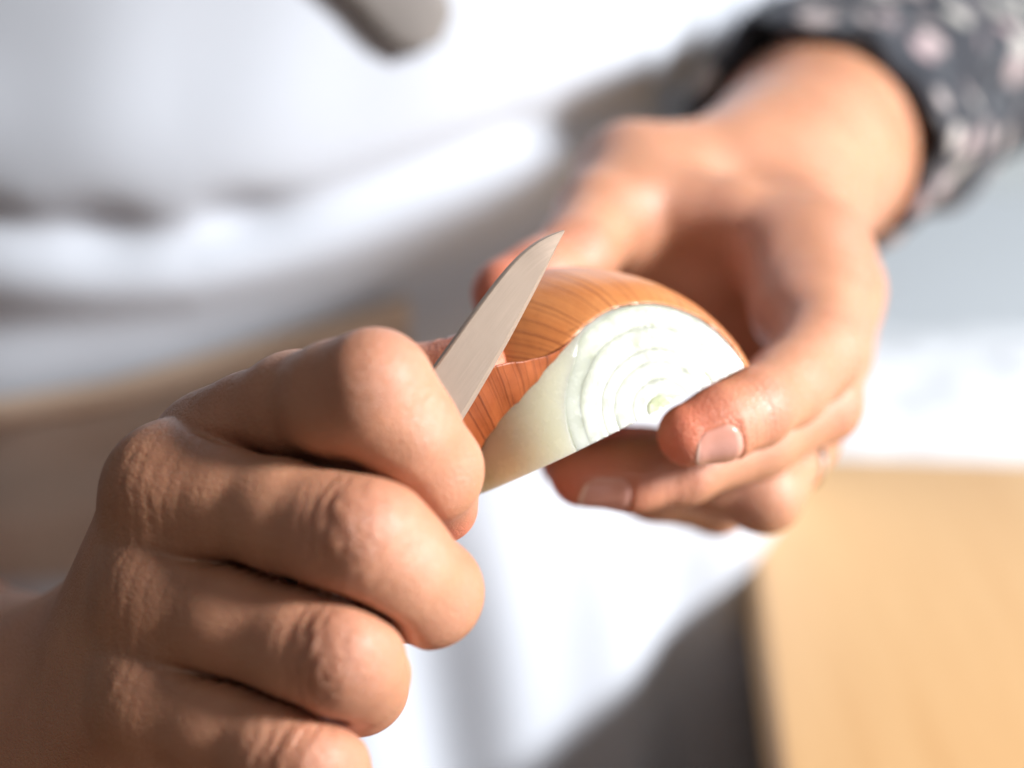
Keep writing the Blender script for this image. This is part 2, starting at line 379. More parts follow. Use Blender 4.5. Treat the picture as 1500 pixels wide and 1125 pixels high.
def palm_right(P):
    d = None
    for m in RMC:
        e = chain(P, m); d = e if d is None else smin(d, e, 9)
    d = smin(d, chain(P, RPALM), 10)
    for w in RWEB: d = smin(d, chain(P, w), 9)
    d = smin(d, cone(P, RT[0][0], RT[1][0], 14, 12), 12)
    return smin(d, chain(P, RFORE, 8), 16)
def sdf_right(P):
    P = P.astype(np.float32); pm = palm_right(P); d = None; raw = []
    for fing, kk in ((RI, 6), (RM, 6), (RR, 6), (RP, 6), (RT, 8)):
        c = chain(P, fing, 3.2); raw.append(c); e = smin(pm, c, kk); d = e if d is None else smin(d, e, 0.5)
    d = smin(d, chain(P, RFILL), 0.8); d = smin(d, chain(P, RGAP), 1.0)
    for a, b in ((0, 1), (1, 2), (2, 3)):                      # fingers pressed together: tight deep creases
        g = np.clip((pm + 0.5) / 5.0, 0, 1) * np.clip(1 - np.maximum(raw[a], raw[b]) / 6.0, 0, 1)
        d = d + 2.4 * g * np.exp(-((raw[a] - raw[b]) / 1.5) ** 2)
    for c, r in ((cm(548, 549, .2968), 6.6), (cm(534, 774, .2914), 6.4), (cm(502, 950, .2909), 6.0), (cm(456, 1114, .2922), 5.4)):   # proximal knuckles
        d = smin(d, np.linalg.norm(P - c.astype(np.float32), axis=1) - r, 5)
    for c, r in ((cm(238, 704, .3155), 7.0), (cm(230, 856, .3145), 6.0), (cm(222, 1008, .3130), 5.5)):   # metacarpal heads
        d = smin(d, np.linalg.norm(P - c.astype(np.float32), axis=1) - r, 9)
    return d

# ------------------------------------------------------------------ left hand (holds the onion)
LI = [J(1196, 372, .432, 12.5), J(1204, 450, .412, 11.0), J(1196, 520, .393, 10.0), J(1152, 566, .376, 8.9), J(1104, 598, .3600, 8.0), J(1060, 618, .3545, 7.4), J(1010, 636, .3525, 6.7)]
LM = [J(1218, 430, .440, 12.0), J(1216, 520, .423, 10.0), J(1204, 590, .405, 9.4), J(1110, 644, .390, 8.6), J(1000, 686, .378, 7.8), J(930, 696, .374, 7.6), J(852, 694, .372, 7.0)]
LR = [J(1205, 500, .447, 11.5), J(1172, 640, .425, 9.5), J(1118, 722, .405, 9.2), J(1040, 696, .405, 8.3), J(950, 676, .403, 7.8), J(880, 660, .402, 7.0)]
LP = [J(1180, 560, .455, 10.5), J(1120, 690, .445, 8.5), J(1050, 735, .430, 7.8), J(955, 714, .420, 7.9), J(895, 694, .414, 7.6), J(832, 676, .409, 6.8)]
LT = [J(1055, 270, .470, 15), J(925, 262, .458, 12.8), J(880, 320, .436, 11.8), J(842, 378, .416, 10.0), J(790, 410, .405, 9.2), J(742, 428, .399, 8.2)]
LMC = [[J(1196, 372, .432, 12.5), J(1110, 275, .487, 15)], [J(1218, 430, .440, 12.5), J(1130, 290, .492, 15)],
       [J(1205, 500, .447, 11.5), J(1125, 320, .496, 15)], [J(1180, 560, .455, 10.5), J(1110, 345, .496, 15)]]
LWEB = [J(975, 300, .442, 10.0), J(1075, 322, .438, 10.0), J(1165, 366, .428, 10.0)]
LPAD = [J(1150, 395, .426, 10.5), J(1160, 460, .411, 9.5)]
LWEB2 = [J(930, 390, .450, 10), J(1040, 420, .452, 14), J(1120, 520, .452, 14)]
LPALM = [J(1090, 330, .472, 17), J(1150, 470, .456, 14)]
LFORE = [J(1125, 275, .492, 26), J(1160, 252, .515, 28), J(1202, 212, .560, 33), J(1320, 115, .660, 41), J(1380, 70, .720, 44)]

def palm_left(P):
    d = None
    for m in LMC:
        e = chain(P, m); d = e if d is None else smin(d, e, 9)
    d = smin(d, chain(P, LPALM), 12); d = smin(d, chain(P, LWEB), 10); d = smin(d, chain(P, LWEB2), 12); d = smin(d, chain(P, LPAD), 7)
    d = smin(d, cone(P, LT[0][0], LT[1][0], 15, 12.8), 14)
    return smin(d, chain(P, LFORE, 8), 18)
def sdf_left(P):
    P = P.astype(np.float32); pm = palm_left(P); d = None
    for fing, kk in ((LI, 7), (LM, 7), (LR, 7), (LP, 7), (LT, 10)):
        e = smin(pm, chain(P, fing, 3.2), kk); d = e if d is None else smin(d, e, 0.9)
    return d

# ------------------------------------------------------------------ nails
class Nail:
    def __init__(s, f, a, b, dorsal, cx, half, length, rad):
        """a,b: axis points (towards the tip); dorsal: direction of the nail; cx: distance of nail centre from b along the axis"""
        s.f = f; s.D = unit(b - a); n = np.asarray(dorsal, float); s.N = unit(n - (n @ s.D) * s.D); s.W = np.cross(s.D, s.N)
        s.C = b + s.D * cx; s.half = half; s.L = length; s.rad = rad
    def local(s, P):
        q = P - s.C; x = q @ s.D; h = q @ s.N; w = q @ s.W
        ang = np.arctan2(w, h); return x, ang * s.rad, h
    def mask(s, P):
        """signed distance in the unrolled nail plane, plus whether on the dorsal side"""
        x, w, h = s.local(P); dx = np.abs(x) - s.L / 2; dw = np.abs(w) - s.half
        return np.maximum(dx, dw), x, (h > -1.0) & (np.abs(x) < s.L) & (np.linalg.norm(P - s.C, axis=1) < s.L * 1.4)
    def mesh(s, parent):
        nu, nv = 26, 18; V = []; E = []
        for i in range(nu):
            for j in range(nv):
                tx = i / (nu - 1) * 2 - 1; tw = j / (nv - 1) * 2 - 1
                rnd = 1 - 0.55 * max(0, -tx - 0.3) ** 2 - 0.45 * max(0, tx - 0.3) ** 2   # rounded cuticle end
                a = tw * s.half * rnd / s.rad
                xx = tx * s.L / 2 - (0.9 * tw * tw if tx < 0 else 1.4 * tw * tw) * tx * -1 * (-1) * abs(tx)
                d = math.cos(a) * s.N + math.sin(a) * s.W
                V.append(s.C + s.D * xx + d * s.rad); E.append((tx + 1) / 2)
        V = np.array(V, dtype=np.float32)
        for _ in range(6):
            dd, g = grad(s.f, V)
            dirn = V - (s.C + np.outer((V - s.C) @ s.D, s.D)); dirn /= np.linalg.norm(dirn, axis=1)[:, None]
            V = (V - dirn * np.clip(dd, -1, 1)[:, None]).astype(np.float32)
        E = np.array(E); TW = np.tile(np.linspace(-1, 1, nv), nu)
        lift = 0.22 - 0.36 * np.clip((np.abs(TW) - 0.8) / 0.2, 0, 1) - 0.5 * np.clip((0.14 - E) / 0.14, 0, 1) - 0.12 * np.clip((E - 0.8) / 0.2, 0, 1)
        dirn = V - (s.C + np.outer((V - s.C) @ s.D, s.D)); dirn /= np.linalg.norm(dirn, axis=1)[:, None]
        V = V + dirn * lift[:, None]
        F = grid_faces(nu, nv)
        o = link('fingernail', to_world(V), F, NAIL, parent)
        attr(o, 'edge', E)
        m = o.modifiers.new('thickness', 'SOLIDIFY'); m.thickness = 0.00035; m.offset = -1
        return o

def finish_hand(V, F, f, fingers, pips, mcps, nails, tips, palmdir):
    d, N = grad(f, V)
    n = len(V); along = np.zeros(n, np.float32); best = np.full(n, 1e9, np.float32); joint = np.zeros(n, np.float32)
    knuck = np.zeros(n, np.float32); tipm = np.zeros(n, np.float32)
    for fg in fingers:
        s0 = 0.0
        for (a, ra), (b, rb) in zip(fg[:-1], fg[1:]):
            ba = b - a; L = np.linalg.norm(ba); t = ((V - a) @ ba) / L ** 2; tc = np.clip(t, 0, 1)
            q = np.linalg.norm(V - (a + tc[:, None] * ba), axis=1) - (ra + (rb - ra) * tc); m = q < best
            best[m] = q[m]; along[m] = (s0 + np.clip(t, -0.3, 1.3) * L)[m]; s0 += L
        tipm = np.maximum(tipm, np.exp(-(np.linalg.norm(V - fg[-1][0], axis=1) / 13.0) ** 2) * (fg[-1][0] is not None) * (1.0 if any(fg is t for t in tips) else 0.0))
    disp = np.zeros(n, np.float32)
    wob = vnoise(V, 0.22, 3.0); wob2 = vnoise(V, 0.08, 9.0)
    for c, r, dors, amp in pips:                               # finger joints: loose cross folds on the dorsal side
        q = np.linalg.norm(V - c, axis=1); side = np.clip((N @ unit(dors) + 0.1) / 0.7, 0, 1)
        m = np.exp(-(q / (r * 1.0)) ** 2.5) * side; joint = np.maximum(joint, np.exp(-(q / (r * 1.05)) ** 2) * np.clip(side + .3, 0, 1))
        disp += amp * m * (np.cos(2 * np.pi * (along / 3.1 + 0.55 * wob)) * 0.5 - 0.2) + 0.15 * m * wob
    for c, r in mcps:
        q = np.linalg.norm(V - c, axis=1); m = np.exp(-(q / r) ** 2); knuck = np.maximum(knuck, m)
        disp += 0.10 * m * vnoise(V, 0.8, 5.0) - 0.16 * m * np.clip(np.sin(along * 2.1 + 2.5 * wob) - 0.3, 0, 1)
    disp += 0.22 * wob2
    for nl in nails:
        sd, x, ok = nl.mask(V)
        inner = np.clip(-sd / 0.5, 0, 1); ring = np.exp(-((sd - 0.75) / 0.65) ** 2) * (x < nl.L * 0.40)
        disp += ok * (-0.25 * inner * np.clip((0.45 * nl.L - x) / (0.25 * nl.L), 0, 1) + 0.22 * ring)
        disp += ok * 0.08 * np.exp(-((x + nl.L / 2 + 3.0) / 2.6) ** 2) * np.cos(x * 4.2 + wob * 2)
        tipm = tipm * (1 - 0.5 * np.clip(-x / nl.L, 0, 1) * np.exp(-np.linalg.norm(V - nl.C, axis=1) / 14))
    V = V + N * disp[:, None]
    palm = np.clip((N @ unit(palmdir)) * 1.4 - 0.35, 0, 1)
    return V.astype(np.float32), dict(along=along, joint=joint, knuckle=knuck, tip=tipm, palm=palm)

def midc(fg, i): return fg[i][0], fg[i][1]
Vr, Fr = surface(sdf_right, (axis_pts(-330, -98, 0, 2, 0.62, 4), axis_pts(-135, -76, 13, 15, 0.62, 4), axis_pts(282, 284, 346, 700, 0.62, 4)))
dR = (-.5, .15, -.85)
rn = Nail(sdf_right, RT[3][0], RT[4][0], (0.1, 0.9, 0.35), 2.0, 6.0, 11, 8.4)
right_pips = [(midc(RI, 4)[0] + np.array([0, 4, -6]), 9, (0, .4, -.9), 0.0), (midc(RM, 4)[0] + np.array([-2, 3, -8]), 9.5, (-.1, .2, -.95), 0.34),
              (midc(RR, 3)[0] + np.array([-1, 2, -8]), 9.5, (-.1, .1, -.95), 0.34), (midc(RP, 3)[0] + np.array([-1, 4, -6]), 9, (0, .3, -.9), 0.36)]
right_mcp = [(cm(330, 575, .325), 9), (cm(212, 680, .308), 12), (cm(200, 845, .305), 11), (cm(195, 1000, .305), 9)]
Vr, Ar = finish_hand(Vr, Fr, sdf_right, [RI, RM, RR, RP, RT], right_pips, right_mcp, [rn], [RT, RI], (0.3, 0.2, 0.93))

ln_i = Nail(sdf_left, LI[5][0], LI[6][0], (0.0, -0.72, -0.70), -3.2, 5.6, 10.5, 6.9)
ln_m = Nail(sdf_left, LM[5][0], LM[6][0], (0.0, -0.72, -0.70), -4.3, 5.9, 11.5, 7.2)
Vl, Fl = surface(sdf_left, (axis_pts(-10, 0, 100, 220, 0.8, 4), axis_pts(-45, -40, 62, 150, 0.8, 4), axis_pts(340, 343, 475, 740, 0.8, 4)))
left_pips = [(midc(LI, 2)[0] + np.array([4, -1, -5]), 9, (.6, -.2, -.8), 0.35), (midc(LM, 2)[0] + np.array([3, -2, -5]), 8, (.5, -.4, -.8), 0.2),
             (cm(1000, 690, .374), 7.5, (.1, -.5, -.85), 0.2), (cm(1098, 608, .354), 7, (.1, -.4, -.9), 0.05), (cm(842, 360, .405), 9, (-.5, .5, -.7), 0.2)]
Vl, Al = finish_hand(Vl, Fl, sdf_left, [LI, LM, LR, LP, LT], left_pips, [(cm(1225, 372, .425), 9), (cm(880, 240, .446), 9)], [ln_i, ln_m], [LI, LM, LR, LP, LT], (-0.75, 0.1, -0.2))

# the rest of the body, hidden by shirt and apron: trunk and upper arms
TX, TY = -0.085, 0.685
def inv(p): return (np.asarray(p) - CAM) @ M3.T * 1000.0
SH_L, SH_R = inv((0.13, 0.70, 1.50)), inv((-0.30, 0.70, 1.50))
TR = [inv((TX + sx, TY, z)) for sx in (-0.07, 0.07) for z in (0.75, 1.05, 1.40)]
def sdf_body(P):
    P = P.astype(np.float32); d = None
    for i in (0, 3):
        e = smin(cone(P, TR[i], TR[i + 1], 92, 80), cone(P, TR[i + 1], TR[i + 2], 80, 90), 40); d = e if d is None else smin(d, e, 80)
    for sh, fo in ((SH_L, LFORE), (SH_R, RFORE)):
        d = smin(d, cone(P, sh, fo[-1][0], 50, 41), 30); d = smin(d, cone(P, fo[-2][0], fo[-1][0], 37, 40), 10)
    return d
bx = [np.arange(-420, 300, 8.0), np.arange(-520, 420, 8.0), np.arange(430, 1010, 8.0)]
Vb, Fb = surface(sdf_body, bx)

person = empty('person', to_world(cm(700, 562, .70)))
tag(person, 'person in white apron and dark floral sleeves peeling half an onion', 'person')
bpy.context.view_layer.update()
V = np.concatenate([to_world(Vr), to_world(Vl), to_world(Vb)])
F = np.concatenate([Fr, Fl + len(Vr), Fb + len(Vr) + len(Vl)])
body = link('body', V, F, SKIN); keep_parent(body, person)
for key in ('along', 'joint', 'knuckle', 'tip', 'palm'):
    attr(body, key, np.concatenate([Ar[key], Al[key], np.zeros(len(Vb), np.float32)]))
for nl in (ln_i, ln_m, rn):
    o = nl.mesh(None); keep_parent(o, person)

# finger ring on the left ring finger
def torus(name, c, axis, Rm, r, mat, nu=40, nv=12):
    ax = unit(axis); a = unit(np.cross(ax, [0.3, 0.9, 0.2])); b = np.cross(ax, a); V = []
    for i in range(nu):
        t = 2 * math.pi * i / nu; e = math.cos(t) * a + math.sin(t) * b
        for j in range(nv):
            s = 2 * math.pi * j / nv; V.append(c + e * (Rm + r * math.cos(s)) + ax * (1.8 * r * math.sin(s)))
    V = np.array(V); F = []
    for i in range(nu):
        for j in range(nv): F.append((i * nv + j, ((i + 1) % nu) * nv + j, ((i + 1) % nu) * nv + (j + 1) % nv, i * nv + (j + 1) % nv))
    return link(name, to_world(V), F, mat)
rg = torus('finger_ring', LR[1][0] * 0.62 + LR[2][0] * 0.38, LR[2][0] - LR[1][0], 9.7, 0.75, GOLD); keep_parent(rg, person)

# ------------------------------------------------------------------ knife
knife = empty('paring_knife', to_world(cm(655, 575, .323)))
tag(knife, 'small steel paring knife with plain blade gripped in fist', 'knife'); bpy.context.view_layer.update()
spine = [(826, 337, .3222), (806, 343, .3214), (784, 355, .3208), (760, 374, .3204), (735, 402, .3200), (708, 437, .3198), (680, 475, .3196), (654, 512, .3195), (628, 548, .3194), (598, 590, .3193)]
edge = [(827, 339, .3224), (819, 354, .3226), (808, 378, .3228), (796, 402, .3230), (782, 430, .3232), (764, 464, .3234), (745, 500, .3235), (722, 540, .3236), (693, 590, .3237), (655, 652, .3238)]
def resample(p, n):
    p = np.array([cm(*q) for q in p]); s = np.r_[0, np.cumsum(np.linalg.norm(np.diff(p, axis=0), axis=1))]; t = np.linspace(0, s[-1], n)
    return np.stack([np.interp(t, s, p[:, i]) for i in range(3)], -1), t
def smooth_line(p, it=4):
    for _ in range(it): p[1:-1] = 0.25 * p[:-2] + 0.5 * p[1:-1] + 0.25 * p[2:]
    return p
NB = 60; sp_, ts = resample(spine, NB); ed_, te = resample(edge, NB); smooth_line(sp_, 10); smooth_line(ed_, 10)
V, BX, BY = [], [], []
for i in range(NB):
    a, b = sp_[i], ed_[i]; w = b - a; L = np.linalg.norm(w) + 1e-6
    tdir = unit(sp_[min(i + 1, NB - 1)] - sp_[max(i - 1, 0)]); nrm = unit(np.cross(w, tdir) + 1e-9)
    if nrm[2] > 0: nrm = -nrm
    th = 0.82 * (1.06 - math.exp(-L / 4.5))
    prof = [(0.0, th * .8), (0.03, th), (0.25, th * .85), (0.55, th * .66), (0.90, th * .42), (1.0, 0.02), (0.90, -th * .42), (0.5, -th * .6), (0.03, -th), (0.0, -th * .8)]
    for q, h in prof: V.append(a + w * q + nrm * h); BX.append(ts[i]); BY.append(q * L)
npf = 10; F = [(i * npf + j, (i + 1) * npf + j, (i + 1) * npf + (j + 1) % npf, i * npf + (j + 1) % npf) for i in range(NB - 1) for j in range(npf)]
F += [tuple(range(npf)), tuple((NB - 1) * npf + j for j in range(npf))[::-1]]
blade = link('blade', to_world(V), F, STEEL); keep_parent(blade, knife); attr(blade, 'bx', BX); attr(blade, 'by', BY)
bm = bmesh.new(); bm.from_mesh(blade.data); bmesh.ops.recalc_face_normals(bm, faces=bm.faces); bm.to_mesh(blade.data); bm.free()
m = blade.modifiers.new('es', 'EDGE_SPLIT'); m.split_angle = R(8)
h0, h1 = cm(628, 612, .3238), cm(385, 950, .341); hd = unit(h1 - h0); hw = unit(np.cross(hd, [0, 0, 1])); hn = np.cross(hd, hw); V = []
NS, NR = 24, 20
for i in range(NS):
    t = i / (NS - 1); wx = 7.6 + 1.6 * math.sin(t * math.pi * 1.2) + (1.0 if t > .9 else 0); wy = 5.4 + 0.9 * math.sin(t * math.pi)
    if i in (0, NS - 1): wx *= 0.75; wy *= 0.75
    for j in range(NR):
        a = 2 * math.pi * j / NR; V.append(h0 + (h1 - h0) * t + hw * wx * math.copysign(abs(math.cos(a)) ** .7, math.cos(a)) + hn * wy * math.copysign(abs(math.sin(a)) ** .7, math.sin(a)))
F = [(i * NR + j, i * NR + (j + 1) % NR, (i + 1) * NR + (j + 1) % NR, (i + 1) * NR + j) for i in range(NS - 1) for j in range(NR)] + [tuple(range(NR))[::-1], tuple((NS - 1) * NR + j for j in range(NR))]
hnd = link('handle', to_world(V), F, BLACK_HANDLE); keep_parent(hnd, knife)
bm = bmesh.new(); bm.from_mesh(hnd.data); bmesh.ops.recalc_face_normals(bm, faces=bm.faces); bm.to_mesh(hnd.data); bm.free()

# ------------------------------------------------------------------ onion
onion = empty('onion_half', to_world(cm(930, 600, .365)))
tag(onion, 'half onion with copper skin being peeled back from its white flesh', 'onion'); bpy.context.view_layer.update()
OC = cm(962, 602, .3435)
Lx = unit([.903, .430, 0]); Ux = np.array([-.430, .903, 0]); Vx = np.array([0, 0, -1.0]); T = R(24)
OA = math.cos(T) * Vx + math.sin(T) * Lx; OB = math.cos(T) * Lx - math.sin(T) * Vx
tilt = R(-3); OU = math.cos(tilt) * Ux + math.sin(tilt) * OA
AEQ, REQ, CF, CBK, RF = 15.0, 31.0, 21.8, 27.0, 22.6
def orad(a):
    x = (a - AEQ) / (CF if a < AEQ else CBK); return REQ * math.sqrt(max(0, 1 - x * x))
def ocen(a):
    s = min(1, a / AEQ); s = s * s * (3 - 2 * s); return OC - OA * a - Lx * 4.0 * s
def opt(a, phi, off=0.0, lift=0.0):
    r = orad(a) + off; return ocen(a) + r * (math.cos(phi) * OB + math.sin(phi) * OU * (0.97 + 0.19 * min(1, max(0, a) / AEQ)))
ts = list(np.linspace(0, 5, 16)) + list(np.linspace(5, AEQ + CBK * 0.5, 30))[1:] + list(AEQ + CBK * np.sin(np.linspace(R(30), R(90), 20)))[1:]
ts[-1] = AEQ + CBK * 0.9995
def wpeel(ph): t = min(1, max(0, (math.degrees(ph) - 106) / 24)); return t * t * (3 - 2 * t)
# flesh: outer wall, recessed end and the flat sawn side
NP = 90; V, Q = [], []
for a in ts:
    for j in range(NP): ph = math.pi * j / (NP - 1); V.append(opt(a, ph, -0.25 * math.exp(-a / 0.4) - 2.2 * wpeel(ph) * math.exp(-a / 1.5))); Q.append(0.5)
F = [tuple(int(q) for q in f) for f in grid_faces(len(ts), NP)]
nv = len(V)
for j in range(NP): V.append(ocen(0.9) + 0.85 * RF * (math.cos(math.pi * j / (NP - 1)) * OB + math.sin(math.pi * j / (NP - 1)) * OU)); Q.append(0.5)
for j in range(NP - 1): F.append((nv + j, j, j + 1, nv + j + 1))
V.append(ocen(0.9)); Q.append(0.5)
for j in range(NP - 1): F.append((nv + NP, nv + j, nv + j + 1))
for i in range(len(ts) - 1): F.append((i * NP, i * NP + NP - 1, (i + 1) * NP + NP - 1, (i + 1) * NP))
flesh = link('flesh', to_world(V), F, FLESH)
bm = bmesh.new(); bm.from_mesh(flesh.data); bmesh.ops.recalc_face_normals(bm, faces=bm.faces); bm.to_mesh(flesh.data); bm.free()
m = flesh.modifiers.new('es', 'EDGE_SPLIT'); m.split_angle = R(60)
keep_parent(flesh, onion); attr(flesh, 'ring', Q); attr(flesh, 'outer', np.ones(len(V)))
# layers of the cut end
rings = [(0.0, 3.0), (3.0, 6.4), (6.4, 10.2), (10.2, 13.0), (13.0, 17.8), (17.8, RF - 0.05)]
for qi, (r0, r1) in enumerate(rings):
    pr = [0.40, 0.13, 0.16, 0.11, 0.14, 0.12][qi]
    prof = [(0.0, -0.9), (0.001, pr - 0.02), (0.04, pr), (0.3, pr), (0.7, pr), (0.96, pr), (0.999, pr - 0.02), (1.0, -0.9)]
    if qi == len(rings) - 1: prof = [(0.0, -0.9), (0.001, pr - 0.02), (0.2, pr), (0.6, pr - 0.05), (0.85, pr - 0.06), (0.97, pr - 0.12), (1.0, -0.25)]
    V, Q, O = [], [], []
    ex, ey = (1.2, 0.2)
    for j in range(NP):
        ph = math.pi * j / (NP - 1)
        for q, h in prof:
            rr = r0 + (r1 - r0) * q; c = (1 - rr / RF)
            wv = 1 + 0.05 * math.sin(2 * ph + 1.2) * c + 0.012 * math.sin(5 * ph + 2)
            V.append(OC + OB * (rr * wv * (1 - 0.115 * wpeel(ph) * (rr / RF) ** 3) * math.cos(ph) + ex * c) + OU * (rr * wv * (1 - 0.115 * wpeel(ph) * (rr / RF) ** 3) * math.sin(ph) * 0.97) + OA * (h - (0.25 * wpeel(ph) * (rr / RF) ** 6)))
            Q.append(q); O.append((0.9, 0.45, 0.15, 0.8, 0.05, 0.0)[qi])
    n = len(prof); F = [(j * n + i, j * n + i + 1, (j + 1) * n + i + 1, (j + 1) * n + i) for j in range(NP - 1) for i in range(n - 1)]
    F += [tuple(range(n)), tuple((NP - 1) * n + i for i in range(n))[::-1]]
    o = link('layer', to_world(V), F, CORE if qi == 0 else FLESH)
    bm = bmesh.new(); bm.from_mesh(o.data); bmesh.ops.recalc_face_normals(bm, faces=bm.faces); bm.to_mesh(o.data); bm.free()
    keep_parent(o, onion); attr(o, 'ring', Q); attr(o, 'outer', np.array(O) * 0.6); es = o.modifiers.new('es', 'EDGE_SPLIT'); es.split_angle = R(35)
# papery skin still on the onion
def phib(a):                       # where the skin has been peeled away
    return R(float(np.interp(a, [0, 0.6, 2, 4, 8, 14, 20, 40], [112, 128, 141, 150, 160, 172, 177, 180])))
NPS = 110; tsk = list(np.linspace(0.03, AEQ + CBK * 0.5, 44)) + list(AEQ + CBK * np.sin(np.linspace(R(30), R(89.5), 22)))[1:]
V, A_, L_ = [], [], []
for i, a in enumerate(tsk):
    pb = phib(a)
    for j in range(NPS):
        ph = -0.01 + (pb + 0.01) * j / (NPS - 1)
        jit = 0.12 * mnoise.noise(Vector((ph * 9, 0, 3))) + 0.07 * mnoise.noise(Vector((ph * 40, 0, 7))) if i == 0 else 0
        p = opt(max(0, a + jit + (0.1 if i == 0 else 0)), ph, 0.38 + 0.10 * mnoise.noise(Vector((ph * 22, a * 0.05, 1))) + 0.2 * mnoise.noise(Vector((ph * 3, a * 0.1, 5))))
        V.append(p); A_.append(ph); L_.append(a / 10)
osk = link('onion_skin', to_world(V), grid_faces(len(tsk), NPS), PEEL, flip=False); keep_parent(osk, onion); attr(osk, 'ang', A_); attr(osk, 'len', L_)
m = osk.modifiers.new('thickness', 'SOLIDIFY'); m.thickness = 0.00030; m.offset = 0
# loosened flap, pinched between thumb and blade
att = [opt(a, phib(a), 0.38) for a in 0.15 + 16.4 * np.linspace(0, 1, 40) ** 1.6]
free = [(836, 499.5, .3403), (822, 512, .3388), (804, 521, .3366), (780, 527, .3340), (752, 531, .3315), (722, 535, .3295), (694, 545, .3280), (664, 566, .3272), (636, 600, .3268), (620, 640, .3268)]
fr, _ = resample(free, 40); smooth_line(fr, 5)
V, A_, L_ = [], [], []; NF = 22
for i in range(40):
    a, b = att[i], fr[i]; w = b - a; bow = unit(np.cross(w, att[min(i + 1, 39)] - att[max(i - 1, 0)]) + 1e-9)
    if bow[2] > 0: bow = -bow
    for j in range(NF):
        t = j / (NF - 1); wr = 0.25 * mnoise.noise(Vector((i * 0.35, t * 1.2, 2))) + 0.12 * mnoise.noise(Vector((i * 0.9, t * 2, 4)))
        V.append(a + w * t + bow * (math.sin(t * math.pi) * 0.05 * np.linalg.norm(w) + wr * min(1, np.linalg.norm(w) / 4)))
        A_.append(1.9 + i / 39 * 1.1); L_.append(t * np.linalg.norm(w) / 10)
flap = link('peeled_flap', to_world(V), grid_faces(40, NF), PEEL_IN); keep_parent(flap, onion); attr(flap, 'ang', A_); attr(flap, 'len', L_)
m = flap.modifiers.new('thickness', 'SOLIDIFY'); m.thickness = 0.00025; m.offset = 0

# ------------------------------------------------------------------ clothes
def gs(x, s): return np.exp(-(x / s) ** 2)
def torso_point(th, z, a, b): return TX + a * np.sin(th), TY - b * np.cos(th)
def apron_mesh():
    nu, nv = 260, 300; th = np.linspace(R(-84), R(80), nu)[:, None]; z = np.linspace(0.50, 1.46, nv)[None, :]
    th = th + 0 * z; z = z + 0 * th; ROT = R(14)
    a = 0.20 + 0.02 * gs(z - 0.95, 0.2); b = 0.125 + 0.025 * gs(z - 1.05, 0.20)
    x, y = torso_point(th, z, a, b)
    d = np.zeros_like(x)
    z1 = np.interp(x, [-.25, -.19, -.14, -.10, -.03, .04, .12], [1.215, 1.205, 1.203, 1.213, 1.232, 1.238, 1.225])
    d += -0.005 * gs(z - z1, 0.008) + 0.004 * gs(z - z1 - 0.028, 0.026)                       # bib blouses over the waist seam
    z2 = np.interp(x, [-.25, -.14, -.095, -.03, .02, .06], [1.165, 1.172, 1.180, 1.196, 1.222, 1.24])
    d += -0.006 * gs(z - z2, 0.013) + 0.002 * gs(z - (z1 + z2) / 2, 0.010)
    z3 = np.interp(x, [-.25, -.1, 0, .05], [1.12, 1.135, 1.165, 1.19]); d += -0.004 * gs(z - z3, 0.011) + 0.003 * gs(z - z3 + 0.02, 0.012)
    low = 1 / (1 + np.exp((z - 1.10) / 0.02)); up = 1 / (1 + np.exp(-(z - z1 - 0.02) / 0.01))
    d += low * (0.004 * np.sin(x * 62 + 3 * np.sin(z * 7)) + 0.003 * np.sin(x * 118 + z * 11 + 1))
    d += up * (0.0004 * np.sin(x * 55 + z * 38) + 0.0004 * np.sin(x * 120 - z * 25 + 2)) * gs(z - z1 - 0.03, 0.07)
    for cx, cz, sx, sz, am in ((-.168, 1.205, .016, .012, -.004), (-.125, 1.210, .018, .009, -.005), (.045, 1.245, .010, .018, -.012), (.06, 1.26, .006, .03, -.008)):
        d += am * gs(x - cx, sx) * gs(z - cz, sz)
    nx, ny = np.sin(th) / a, -np.cos(th) / b; nl = np.sqrt(nx * nx + ny * ny)
    px, py = x + d * nx / nl - TX, y + d * ny / nl - TY
    P = np.stack([TX + px * math.cos(ROT) - py * math.sin(ROT), TY + px * math.sin(ROT) + py * math.cos(ROT), z], -1).reshape(-1, 3)
    o = link('apron', P, grid_faces(nu, nv), WHITE_CLOTH); mm = o.modifiers.new('thickness', 'SOLIDIFY'); mm.thickness = 0.0012; mm.offset = -1
    return o
apron = apron_mesh(); keep_parent(apron, person)
# shirt trunk
nu, nv = 96, 60; V = []
for i in range(nu):
    t = 2 * math.pi * i / nu
    for j in range(nv):
        z = 0.62 + 0.88 * j / (nv - 1); k = 1 - 0.25 * max(0, (z - 1.36) / 0.14) ** 2
        w = 0.004 * math.sin(9 * t + z * 20) + 0.003 * math.sin(17 * t - z * 33)
        sx_, sy_ = (0.172 + w) * k * math.sin(t), -(0.108 + w) * k * math.cos(t); V.append((TX + sx_ * math.cos(R(14)) - sy_ * math.sin(R(14)), TY + sx_ * math.sin(R(14)) + sy_ * math.cos(R(14)), z))
shirt = link('shirt', V, grid_faces(nu, nv, True), FLORAL); keep_parent(shirt, person)
